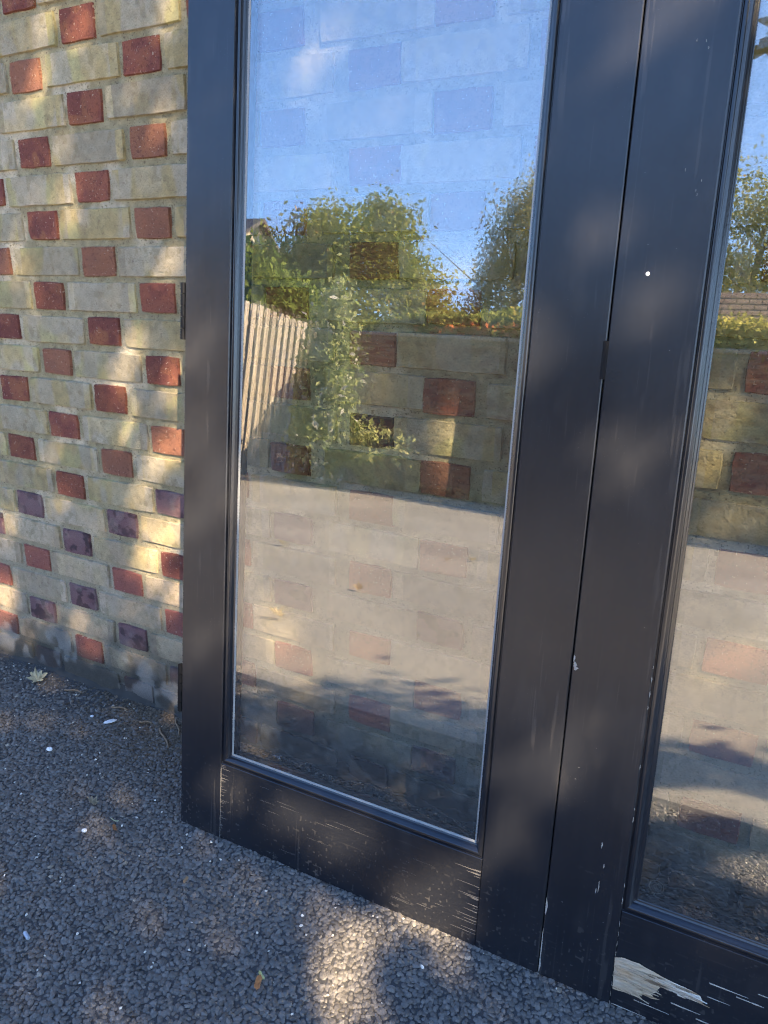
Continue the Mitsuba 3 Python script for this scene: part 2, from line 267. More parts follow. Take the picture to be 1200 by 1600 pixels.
for r in range(-13, 20):
    for k in range(-14, 22):
        header = (k - r) % 2 == 0; w = 0.1025 if header else 0.215
        R = np.random.default_rng(1000 * (r + 20) + k + 50)
        xc = k * 0.16875 + SHIFT.get(k, 0) + R.normal(0, 0.0015); zc = 1.466 - 0.075 * r + R.normal(0, 0.001); h = 0.0655 + R.normal(0, 0.0013)
        m = brick(w + R.normal(0, 0.002), h, r * 77 + k + 9000); m.apply_translation([xc, 0, zc])
        kind = 'brick_yellow'
        if header: kind = 'brick_purple' if R.random() < 0.3 * (r >= 14) else 'brick_red'
        if (r, k) in ((9, 3), (12, 0), (12, 2), (14, 2), (14, 4), (13, -3), (13, -1), (15, -5), (16, -2), (17, -1), (17, -3), (12, 6), (10, 6)) : kind = 'brick_purple'
        if (r, k) == (9, 3): kind = 'brick_burnt'
        vis = False; area = 0
        for dx in (-0.4, 0, 0.4):
            P = np.array([xc + dx * w, 0, zc]); q = see(P)
            if -10 < q[0] < 1210 and -10 < q[1] < 1610 and bare_view(P): vis = True; area = w * h / np.linalg.norm(P - EYE) ** 3
        allb.append((-area if vis else 1, m, kind))
allb.sort(key=lambda a: a[0])
rest = {}
for i, (a, m, kind) in enumerate(allb):
    if a < 0 and i < 298: add('brick', m, kind, WALL, smooth=40)
    else: rest.setdefault(kind, []).append(m)
print('bricks in view', sum(a[0] < 0 for a in allb))
for kind, ms in rest.items(): add('brickwork', cat_(ms), kind, WALL, smooth=40, kind='stuff')
# sooty fillet of old render where the wall meets the tarmac
xs, tt = np.arange(-1.4, 2.0, 0.012), np.linspace(0, 1, 9)
def fillet(X, t):
    nn = meshkit.fbm(np.stack([X * 22, t * 3, 0 * X], -1), 3, 6) - 0.5; hh = 0.05 + 0.03 * (meshkit.fbm(np.stack([X * 5, 0 * X, 0 * X], -1), 3, 1) - 0.3); dd = 0.028 + 0.012 * nn
    return np.stack([X, -dd * (1 - t) ** 2 + 0.004 * t - 0.008 * nn * t * (1 - t) * 4, gz(X, 0) - 0.006 + (hh + 0.02 * nn) * t ** 1.2], -1)
add('render_fillet', grid(xs, tt, fillet), 'soot', WALL, smooth=True, label='blackened render at the foot of the wall')
# ---------------------------------------------------------------- the two door leaves
def profile_bar(p0, p1, out, prof):
    """a moulding from p0 to p1 in the (s, t) plane, mitred at both ends; prof = (distance towards the glass, w) pairs; out = direction towards the glass"""
    d = np.array(p1, float) - p0; d /= np.linalg.norm(d); o = np.array(out, float); n = len(prof); V = []
    for e, p in ((1, p0), (-1, p1)):
        for a, w in prof: q = np.array(p, float) + o * a + d * e * a; V.append((q[0], q[1], w))
    f = []
    for i in range(n): j = (i + 1) % n; f += [(i, j, n + j), (i, n + j, n + i)]
    cap = [(0, i, i + 1) for i in range(1, n - 1)]; f += cap + [(n + a, n + c_, n + b) for a, b, c_ in cap]
    m = TM(V, f); m.fix_normals(); return dm(m)
TOP = 1.985
def arc(c0, w0, r, a0, a1, n=7): return [(c0 + r * math.cos(math.radians(a)), w0 + r * math.sin(math.radians(a))) for a in np.linspace(a0, a1, n)]
PROF = [(-0.0015, -0.03), (-0.0015, -0.0030), (0.0006, -0.0030), (0.0014, -0.0046), (0.0024, -0.0046)] + arc(0.0062, -0.0062, 0.0048, 150, 48, 7) + [(0.0112, -0.0052), (0.0128, -0.0068), (0.0138, -0.0110), (0.0165, -0.0125), (0.0165, -0.03)]
def leaf(label, s0, s1, ls, rs, rail_top, bead):
    D = thing('glazed_door', label, 'door')
    dp = -0.044
    def stile(a, b):   # with a soft edge
        return dbox(a, b, 0.0, TOP, dp, 0.0, 0.0016)
    add('stile', stile(s0, s0 + ls), 'paint_upright', D); add('stile', stile(s1 - rs, s1), 'paint_upright', D)
    add('bottom_rail', dbox(s0 + ls + 0.0004, s1 - rs - 0.0004, 0.001, rail_top, dp, -0.0006, 0.0008), 'paint_level', D)
    add('top_rail', dbox(s0 + ls + 0.0004, s1 - rs - 0.0004, TOP - 0.1, TOP - 0.001, dp, -0.0006, 0.0008), 'paint_level', D)
    a, b, c_, d = s0 + ls, s1 - rs, rail_top, TOP - 0.1
    for p0, p1, o, mt in (((a, c_), (a, d), (1, 0), 'paint_gloss'), ((b, d), (b, c_), (-1, 0), 'paint_gloss'), ((b, c_), (a, c_), (0, 1), 'paint_gloss_level'), ((a, d), (b, d), (0, -1), 'paint_gloss_level')):
        add('moulding', profile_bar(p0, p1, o, PROF), mt, D, smooth=35)
    # double glazing: two sheets, the inner a shade out of true
    def sheet(w, yaw, pit=0.0):
        m0, n0 = (a + b) / 2, (c_ + d) / 2; S, Tt = [a + 0.012, b - 0.012], [c_ + 0.012, d - 0.012]
        return TM(F([(x_, y_, w + yaw * (x_ - m0) + pit * (y_ - n0)) for x_, y_ in ((S[0], Tt[0]), (S[1], Tt[0]), (S[1], Tt[1]), (S[0], Tt[1]))]), [(0, 1, 2), (0, 2, 3)])
    add('glass', sheet(-0.0145, 0.0), 'outer_glass', D, label='outer sheet of the double glazing'); add('glass', sheet(-0.0275, 0.0075, 0.001), 'inner_glass', D, label='inner sheet of the double glazing')
    e = 0.0032
    for p0, p1, o in (((a + 0.0164, c_ + 0.0164), (a + 0.0164, d - 0.0164), (1, 0)), ((b - 0.0164, d - 0.0164), (b - 0.0164, c_ + 0.0164), (-1, 0)), ((b - 0.0164, c_ + 0.0164), (a + 0.0164, c_ + 0.0164), (0, 1))):
        add('sealant_bead', profile_bar(p0, p1, o, [(0, -0.0143), (0, -0.0123), (e * 0.6, -0.0128), (e, -0.0141)]), bead, D, smooth=40)
    # rear bead and the dark lining of the rebate
    for p0, p1, o, mt in (((a, c_), (a, d), (1, 0), 'paint_gloss'), ((b, d), (b, c_), (-1, 0), 'paint_gloss'), ((b, c_), (a, c_), (0, 1), 'paint_gloss_level')):
        add('glazing_bead', profile_bar(p0, p1, o, [(-0.001, -0.043), (-0.001, -0.0315), (0.012, -0.0315), (0.013, -0.04), (0.012, -0.043)]), mt, D)
    return D
L1 = leaf('black glazed door leaf standing against the wall, left of the pair, its bottom rail whole', 0.0, 0.7445, 0.1015, 0.1058, 0.1603, 'sealant')
L2 = leaf('black glazed door leaf at the right edge, with rotten wood in its bottom rail', 0.7463, 1.505, 0.1105, 0.104, 0.1605, 'paint_gloss')
def butt(parent, s, t0, t1, w, knuckles=5, r=0.0052, mt='hinge_metal'):
    H = None; hh = (t1 - t0) / knuckles
    for i in range(knuckles):
        c_ = trimesh.creation.cylinder(radius=r, height=hh - 0.0012, sections=20); c_.apply_transform(trimesh.transformations.rotation_matrix(math.pi / 2, [1, 0, 0])); c_.apply_translation([s, t0 + hh * (i + 0.5), w])
        if i == 0: H = add('hinge', cat_([dm(box(s, s + 0.006, t0, t1, w - 0.014, w - 0.003)), dm(box(s - r * 0.4, s + 0.001, t0 + 0.001, t1 - 0.001, w - 0.003, w))]), mt, parent)
        add('knuckle', dm(c_), mt, H, smooth=40)
    return H
butt(L1, -0.0066, 0.958, 1.058, -0.003); butt(L1, -0.0056, 0.239, 0.337, -0.003); butt(L1, -0.004, 1.72, 1.82, -0.003)
butt(L2, 0.7440, 0.928, 0.980, -0.0022, 1, 0.0046, 'dark_gap')  # slot between the leaves: its shade painted as a near-black solid
# flaking paint: slivers of bare wood along the joints
def sliver(s, t, ls, lt, w=0.0, h=0.0009):
    R = rng.uniform(0.6, 1.0, 4)
    pts = [(s, t - lt / 2 * R[0]), (s + ls * 0.35, t - lt / 2), (s + ls, t + rng.uniform(-0.2, 0.2) * lt), (s + ls * 0.4, t + lt / 2 * R[1]), (s, t + lt / 2 * R[2])]
    pts = pts[::-1] if ls < 0 else pts
    n = len(pts); V = [(a, b, w - 0.001) for a, b in pts] + [(a, b, w + h * rng.uniform(0.5, 1)) for a, b in pts]
    f = [(n, n + i, n + i + 1) for i in range(1, n - 1)]
    for i in range(n): j = (i + 1) % n; f += [(i, j, n + j), (i, n + j, n + i)]
    return TM(F(V), f)
ms = []
for i in range(30): ms.append(sliver(0.1022, rng.uniform(0.006, 0.158), rng.uniform(0.004, 0.026) * rng.random() ** 0.5, rng.uniform(0.0003, 0.0009), -0.0006, 0.0004))
for i in range(24):
    l_ = rng.uniform(0.006, 0.06) * rng.random() ** 0.6; ms.append(sliver(0.6380, rng.uniform(0.006, 0.155), -l_, rng.uniform(0.0003, 0.0012), -0.0006, 0.0004))
for i in range(24): ms.append(sliver(rng.uniform(0.15, 0.6), rng.uniform(0.01, 0.15), rng.uniform(0.01, 0.05), rng.uniform(0.0001, 0.00028), -0.0006, 0.0002))
for t in np.arange(0.004, 0.158, 0.011): ms.append(sliver(0.1016, t, 0.0012, 0.012, -0.0004, 0.0006))
add('flaked_paint', cat_([m for m in ms]), 'scuffed_paint', L1, kind='stuff', label='pale flakes where the paint has split on the bottom rail')
ms = [sliver(0.7870, 1.0656, 0.0052, 0.006, 0.0, 0.0015)]
add('paint_spot', dm(trimesh.Trimesh(*[np.array(a) for a in (lambda c_: (c_.vertices * [0.0026, 0.0028, 0.001] + [0.7870, 1.0656, 0.0004], c_.faces))(trimesh.creation.icosphere(subdivisions=2))], process=False)), 'white_paint', L2, smooth=True, label='small white dot of paint on the stile')
ms = [sliver(0.7475, 0.530, 0.0025, 0.012), sliver(0.7485, 0.521, 0.005, 0.009), sliver(0.7500, 0.515, 0.006, 0.006), sliver(0.7466, 0.1225, 0.0035, 0.03), sliver(0.7464, 0.05, 0.0016, 0.07), sliver(0.7464, 0.02, 0.0026, 0.03),
      sliver(0.8176, 0.2546, 0.0018, 0.012), sliver(0.824, 0.222, 0.0014, 0.008), sliver(0.8204, 0.1866, 0.0012, 0.02), sliver(0.817, 0.178, 0.0014, 0.009)]
for t in np.arange(0.17, 0.6, 0.011):
    if rng.random() < 0.3: ms.append(sliver(0.8560, t + rng.uniform(-0.004, 0.004), 0.0011, rng.uniform(0.002, 0.011)))
for i in range(22): ms.append(sliver(rng.uniform(0.76, 0.84), rng.uniform(0.02, 1.2), rng.uniform(-0.002, 0.003), rng.uniform(0.0002, 0.0006), 0, 0.0003))
for sx, tx_ in ((0.823, 1.336), (0.8265, 1.328), (0.812, 1.338), (0.8375, 1.176), (0.8325, 1.165), (0.8345, 1.16), (0.817, 1.19)): ms.append(sliver(sx, tx_, 0.0007, 0.0035))
for t in np.arange(0.003, 0.155, 0.017): ms.append(sliver(0.8566, t, 0.0005, 0.009))
add('flaked_paint', cat_(ms), 'worn_edge', L2, kind='stuff', label='pale chips and scrapes along the stile')
ms = [sliver(x_, y_, l_, h_, -0.0006, 0.001) for x_, y_, l_, h_ in ((0.985, 0.100, 0.05, 0.0014), (1.02, 0.095, 0.035, 0.0008), (0.94, 0.045, 0.04, 0.0012), (0.975, 0.036, 0.02, 0.0014), (0.985, 0.078, 0.03, 0.0006), (1.045, 0.112, 0.02, 0.001), (1.04, 0.095, 0.015, 0.0018), (0.86, 0.004, 0.05, 0.0006), (0.89, 0.025, 0.05, 0.0005))]
add('split_paint', cat_(ms), 'chipped_wood', L2, kind='stuff', label='cracks of bare wood in the right bottom rail')
# the rotten patch: bare splintered wood set into the rail
ROT = [(0.8564, 0.0828), (0.8689, 0.0876), (0.8818, 0.0871), (0.8909, 0.0881), (0.9011, 0.0854), (0.9121, 0.0841), (0.924, 0.0812), (0.9479, 0.079), (0.9636, 0.0782), (0.9758, 0.0758), (0.9813, 0.0658), (0.9723, 0.0634), (0.9612, 0.0631), (0.9464, 0.0632), (0.933, 0.0652), (0.9241, 0.0652), (0.9206, 0.058), (0.9178, 0.0512), (0.9137, 0.048), (0.909, 0.049), (0.916, 0.0437), (0.9251, 0.0428), (0.9138, 0.0394), (0.901, 0.0406), (0.8969, 0.0364), (0.9019, 0.0323), (0.8928, 0.0321), (0.8836, 0.032), (0.8734, 0.0314), (0.8661, 0.03), (0.8586, 0.0296)]
import shapely
from shapely.geometry import Polygon, Point
pg = Polygon(ROT)
pv, pf = trimesh.creation.triangulate_polygon(pg.segmentize(0.004), engine='earcut')
pts = np.array([(x_, y_) for x_ in np.arange(0.8585, 0.990, 0.003) for y_ in np.arange(0.02, 0.085, 0.0019) if pg.contains(Point(x_, y_)) and pg.exterior.distance(Point(x_, y_)) > 0.0012])
bd = np.array(pg.segmentize(0.004).exterior.coords)[:-1]; allp = np.vstack([bd, pts])
from scipy.spatial import Delaunay
tri = Delaunay(allp).simplices; cen = allp[tri].mean(1); tri = tri[[pg.contains(Point(*c_)) for c_ in cen]]
a_, b_ = allp[tri[:, 1]] - allp[tri[:, 0]], allp[tri[:, 2]] - allp[tri[:, 0]]; cr = a_[:, 0] * b_[:, 1] - a_[:, 1] * b_[:, 0]; tri[cr < 0] = tri[cr < 0][:, ::-1]
dist = np.array([pg.exterior.distance(Point(*p_)) for p_ in allp]); nn = meshkit.fbm(np.stack([allp[:, 0] * 30, allp[:, 1] * 320, 0 * allp[:, 0]], -1), 3, 3)
W_ = 0.0007 + np.clip(dist / 0.006, 0, 1) * (0.0075 * (nn - 0.35))
add('rotten_wood', TM(F(np.column_stack([allp, W_])), tri), 'bare_wood', L2, smooth=35, label='pale splintered patch of rotten wood')
RW = np.random.default_rng(12); sp_ = []
for i in range(70):
    x_, y_ = RW.uniform(0.859, 0.96), RW.uniform(0.025, 0.079)
    if pg.contains(Point(x_, y_)) and pg.contains(Point(x_ + 0.012, y_ - 0.001)):
        m_ = box(0, RW.uniform(0.01, 0.035), -RW.uniform(0.0004, 0.0013), 0.0006, 0, RW.uniform(0.0006, 0.002)); m_.vertices[m_.vertices[:, 0] > 0.005, 1] *= 0.2; m_.apply_transform(trimesh.transformations.euler_matrix(0, -RW.uniform(0.0, 0.12), RW.normal(-0.04, 0.1))); m_.apply_translation([x_, y_, 0.0022]); sp_.append(dm(m_))
add('splinters', cat_(sp_), 'bare_wood', L2, kind='stuff', label='loose splinters in the rotten patch')
# etched roundel in the corner of the right-hand glass
ring = trimesh.creation.annulus(0.0098, 0.0106, 0.0003, sections=40); ring2 = trimesh.creation.annulus(0.0066, 0.0070, 0.0003, sections=32)
bars = []   # a small kite inside the ring
kp = [(0, 0.0056), (0.0042, 0.0012), (0, -0.0056), (-0.0042, 0.0012)]
for i in range(4):
    (xa, ya), (xb, yb) = kp[i], kp[(i + 1) % 4]; b_ = box(0, math.hypot(xb - xa, yb - ya), -0.0003, 0.0003, 0, 0.0003); b_.apply_transform(trimesh.transformations.rotation_matrix(math.atan2(yb - ya, xb - xa), [0, 0, 1])); b_.apply_translation([xa, ya, 0]); bars.append(b_)
st = cat_([ring, ring2] + bars); st.apply_translation([0.8985, 0.2085, -0.0142])
scene['etched'] = {'type': 'principled', 'base_color': rgb(0.075, 0.08, 0.078), 'roughness': 0.6}
add('etched_mark', dm(st), 'etched', L2, label='small etched roundel in the glass corner')
# ---------------------------------------------------------------- litter
def outline_leaf(size, curl, lobes=True):
    if lobes:
        R = [(-90, .22), (-62, .5), (-40, .62), (-30, .42), (-8, .62), (8, .95), (18, .72), (32, .5), (48, .8), (62, .82), (70, .62), (84, .86), (90, 1.12), (96, .86), (110, .62), (118, .82), (132, .8), (148, .5), (162, .72), (172, .95), (188, .62), (210, .42), (220, .62), (242, .5)]
    else: R = [(a, 0.42 + 0.6 * abs(math.sin(math.radians(a))) ** 3) for a in range(-90, 270, 30)]
    P = np.array([(r * math.cos(math.radians(a)), r * math.sin(math.radians(a)) + 0.1) for a, r in R]) * size / 2
    mid = P * 0.5; V = np.vstack([[[0, 0]], mid, P]); n = len(P)
    z = curl * ((V ** 2).sum(1)) / size + 0.25 * curl * np.abs(V[:, 0])
    f = [(0, 1 + i, 1 + (i + 1) % n) for i in range(n)]
    for i in range(n): j = (i + 1) % n; f += [(1 + i, 1 + n + i, 1 + n + j), (1 + i, 1 + n + j, 1 + j)]
    return np.column_stack([V, z]), np.array(f)
def rotm(rx, ry, rz): return trimesh.transformations.euler_matrix(rx, ry, rz)[:3, :3]
def put_leaf(label, x, y, size, rot, col, curl=0.6, lobes=True, lift=0.006, stalk=True, group=None):
    V, f = outline_leaf(size, curl, lobes); V = V + np.random.default_rng(int(1e4 * abs(x) + 10)).normal(0, size * 0.03, V.shape) * [0.3, 0.3, 1]
    V = V @ rotm(*rot).T; V[:, 2] -= V[:, 2].min() - 0.002 - lift * 0; z0 = float(ground_at(np.array(x), np.array(y))) + 0.003
    V += [x, y, z0]; n = thing('dry_leaf', label, 'leaf', group)
    r_ = np.random.default_rng(5); cl = np.clip(np.array(col) * r_.uniform(0.75, 1.15, (len(V), 1)), 0, 1)
    scene[n] = ply(TM(V, f), 'leaf_dry', smooth=False, color=cl)
    if stalk:
        d = rotm(*rot) @ np.array([0, -1, 0.1]); p = V[0]; k = add('stalk', tube([p, p + d * size * 0.45, p + d * size * 0.8 + [0, 0, 0.004]], 0.0007), 'twig', n, smooth=True)
    return n
def tube(P, r, sides=6):
    P = np.asarray(P, float); t = np.gradient(P, axis=0); t /= np.linalg.norm(t, axis=1, keepdims=True); a = np.cross(t, [0.31, 0.2, 0.93]); a /= np.linalg.norm(a, axis=1, keepdims=True); b = np.cross(t, a)
    an = np.arange(sides) * 2 * np.pi / sides; rr = np.broadcast_to(r, len(P))[:, None, None]
    V = P[:, None] + rr * (np.cos(an)[None, :, None] * a[:, None] + np.sin(an)[None, :, None] * b[:, None]); V = V.reshape(-1, 3); f = []
    for i in range(len(P) - 1):
        for j in range(sides): k = (j + 1) % sides; f += [(i * sides + j, i * sides + k, (i + 1) * sides + k), (i * sides + j, (i + 1) * sides + k, (i + 1) * sides + j)]
    n = len(V); V = np.vstack([V, P[:1], P[-1:]])
    for j in range(sides): k = (j + 1) % sides; f += [(n, k, j), (n + 1, (len(P) - 1) * sides + j, (len(P) - 1) * sides + k)]
    return TM(V, f)
put_leaf('curled buff lobed leaf lying at the foot of the wall, far left', -0.482, -0.063, 0.06, (0.35, 0.1, 1.1), (0.62, 0.53, 0.34))
put_leaf('crumpled grey brown leaf fragment on the tarmac left of the left door', 0.048, -0.332, 0.034, (0.3, 0.2, 2.0), (0.33, 0.28, 0.2), 0.9, True, stalk=False)
put_leaf('small brown and yellow leaf bit on the open tarmac in front of the left door', 0.606, -0.503, 0.022, (0.2, 0.5, 0.5), (0.42, 0.2, 0.09), 0.6, False, stalk=False)
put_leaf('greenish yellow leaf tip touching the small brown leaf bit', 0.603, -0.489, 0.015, (0.5, 0.2, 1.5), (0.5, 0.52, 0.25), 0.6, False, stalk=False)
put_leaf('pale green leaf scrap near the left door corner', 0.125, -0.348, 0.020, (0.3, 0.6, 2.2), (0.6, 0.62, 0.42), 0.8, False, stalk=False)
put_leaf('orange brown leaf scrap beside the pale green one', 0.142, -0.364, 0.018, (0.1, 0.4, 1.2), (0.34, 0.16, 0.07), 0.8, False, stalk=False)
put_leaf('small brown leaf bit below the left door corner', 0.359, -0.396, 0.013, (0.4, 0.5, 0.2), (0.34, 0.22, 0.13), 0.8, False, stalk=False)
LAB = ["buff curled leaf mirrored at the far left of the left pane, upper of two", "buff leaf nearest the doors on the yard, lowest one reflected in the left pane", "curled buff leaf mirrored near the middle of the left pane, below centre", "left one of two small pale leaves mirrored at the right of the left pane", "right one of two small pale leaves mirrored at the right of the left pane", "brownish leaf lying farthest out on the yard, near the far wall", "pale leaf out on the yard mirrored beside the right edge of the left pane"]
for i, (x_, y_) in enumerate([(-1.85, -3.62), (-0.61, -1.8), (-0.7, -2.69), (-0.86, -4.38), (-0.75, -4.64), (-2.61, -6.55), (-0.68, -5.34)]):
    put_leaf(LAB[i], x_, y_, 0.10 if i in (0, 1) else 0.085, (0.2, 0.12, i * 1.3), (0.55, 0.45, 0.27), 0.9, True, group='fallen leaves out in the yard')
def pebble(name, label, cat, x, y, size, bsdf, seed, rz=0.0):
    b = trimesh.creation.icosphere(subdivisions=2); v = np.array(b.vertices); v *= 1 + 0.35 * (meshkit.fbm(v * 1.7 + seed, 3, seed) - 0.5)[:, None]; v = (v * np.array(size) / 2) @ rotm(0, 0, rz).T
    n = thing(name, label, cat); scene[n] = ply(TM(v + [x, y, float(ground_at(np.array(x), np.array(y))) + size[2] * 0.35 + 0.003], b.faces), bsdf, smooth=40); return n
pebble('paper_scrap', 'white crumpled scrap near the wall foot, largest white bit there', 'scrap', -0.163, -0.10, (0.032, 0.013, 0.008), 'pale_scrap', 1, 1.0)
pebble('paint_flake', 'small white flake left of the crumpled scrap', 'flake', -0.222, -0.105, (0.010, 0.008, 0.005), 'pale_scrap', 2)
pebble('paint_flake', 'white flake on the tarmac left of the left door corner', 'flake', 0.092, -0.395, (0.012, 0.010, 0.006), 'white_paint', 3)
pebble('paint_flake', 'cream flake on the tarmac far left, below the dry leaf', 'flake', -0.197, -0.249, (0.016, 0.012, 0.007), 'white_paint', 4)
k = thing('filter_stub', 'pale blue grey cylindrical stub lying on the tarmac, lower left', 'stub'); c_ = trimesh.creation.cylinder(radius=0.0032, height=0.016, sections=14); c_.apply_transform(trimesh.transformations.rotation_matrix(math.pi / 2, [0.3, 1, 0])); c_.apply_translation([0.213, -0.615, float(ground_at(np.array(.213), np.array(-.615))) + 0.0065]); scene[k] = ply(c_, 'stub', smooth=40)
for lab, x_, y_, l_, a_ in (('pale twig lying right of the dry leaf', -0.354, -0.052, 0.05, 0.15), ('light brown twig above the white scrap', -0.183, -0.052, 0.045, 0.1), ('thin straw coloured stem by the wall, nearest the lower hinge', 0.002, -0.04, 0.07, -0.75), ('dark bent twig in the dirt beside the left door', 0.001, -0.085, 0.09, -0.6), ('short brown twig in the dirt between scrap and door', -0.082, -0.062, 0.03, 0.2)):
    n = thing('twig', lab, 'twig'); z0 = float(ground_at(np.array(x_), np.array(y_))) + 0.006; t_ = np.linspace(-0.5, 0.5, 5); scene[n] = ply(tube(np.column_stack([x_ + l_ * t_ * math.cos(a_), y_ + l_ * t_ * math.sin(a_) + 0.004 * np.sin(t_ * 5), z0 + 0.002 * np.cos(t_ * 6)]), 0.0021 * (1 - 0.3 * t_)), 'twig', smooth=True)
# ---------------------------------------------------------------- foliage
def cloud(cs, size, cols, normal=None, spread=1.0, shape=None, seed=0):
    """one mesh of folded leaves at the points cs"""
    R = np.random.default_rng(seed + 11); N = len(cs)
    if shape is None: bv = np.array([(0, -0.55, 0), (0.30, -0.05, 0.07), (0, 0.0, 0), (-0.30, -0.05, 0.07), (0, 0.6, -0.05)]); bf = np.array([(0, 1, 2), (0, 2, 3), (2, 1, 4), (3, 2, 4)])
    else: bv, bf = shape
    q, _ = np.linalg.qr(R.normal(size=(N, 3, 3))); q *= np.sign(np.linalg.det(q))[:, None, None]
    s = size * R.uniform(0.65, 1.3, N)
    V = np.einsum('nij,kj->nki', q, bv) * s[:, None, None] + cs[:, None]
    return TM(V.reshape(-1, 3), (bf[None] + (np.arange(N) * len(bv))[:, None, None]).reshape(-1, 3)), np.repeat(cols, len(bv), 0)
def leafcol(n, c0, c1, seed, spots=0.0, c2=(0.4, 0.25, 0.06)):
    R = np.random.default_rng(seed); t = R.random((n, 1)); c = np.array(c0) * (1 - t) + np.array(c1) * t; w = R.random(n) < spots; c[w] = c2; return c
def blob_points(n, c, rad, seed, clumps=40, tight=0.28):
    R = np.random.default_rng(seed); d = R.normal(size=(clumps, 3)); d /= np.linalg.norm(d, axis=1, keepdims=True); rr = R.uniform(0.45, 1.0, (clumps, 1)) ** 0.6
    cc = d * rr; i = R.integers(0, clumps, n); p = cc[i] + R.normal(size=(n, 3)) * tight * R.uniform(0.5, 1, (clumps, 1))[i]
    return np.array(c) + p * np.array(rad)
def limbs(base, top, n, seed, r0, reach):
    R = np.random.default_rng(seed); b, t = np.array(base, float), np.array(top, float); ms = [tube([b + (t - b) * u + R.normal(0, 0.05, 3) * (u > 0) for u in np.linspace(0, 1, 7)], np.linspace(r0, r0 * 0.25, 7), 8)]
    for i in range(n):
        u = R.uniform(0.35, 0.95); p = b + (t - b) * u; d = R.normal(size=3); d[2] = abs(d[2]) * 0.6 + 0.3; d /= np.linalg.norm(d); L = R.uniform(0.4, 1) * reach * (1.2 - 0.5 * u)
        ms.append(tube([p, p + d * L * 0.5 + R.normal(0, 0.05 * L, 3), p + d * L + [0, 0, 0.1 * L]], [r0 * 0.35, r0 * 0.2, r0 * 0.05], 6))
    return cat_(ms)
def tree(name, label, cat, base, crown_c, rad, n, size, c0, c1, seed, clumps=40, tight=0.28, trunk=0.15, spots=0.02, nl=10, group=None, top=None):
    k = thing(name, label, cat, group); add('trunk', limbs(base, top or (crown_c[0], crown_c[1], crown_c[2] + 0.5 * rad[2]), nl, seed, trunk, max(rad)), 'bark', k, smooth=True)
    P = blob_points(n, crown_c, rad, seed, clumps, tight); P = P[P[:, 2] > 0.1]; m, c = cloud(P, size, leafcol(len(P), c0, c1, seed, spots), seed=seed); add('crown', m, 'leaf_green', k, color=c); return k
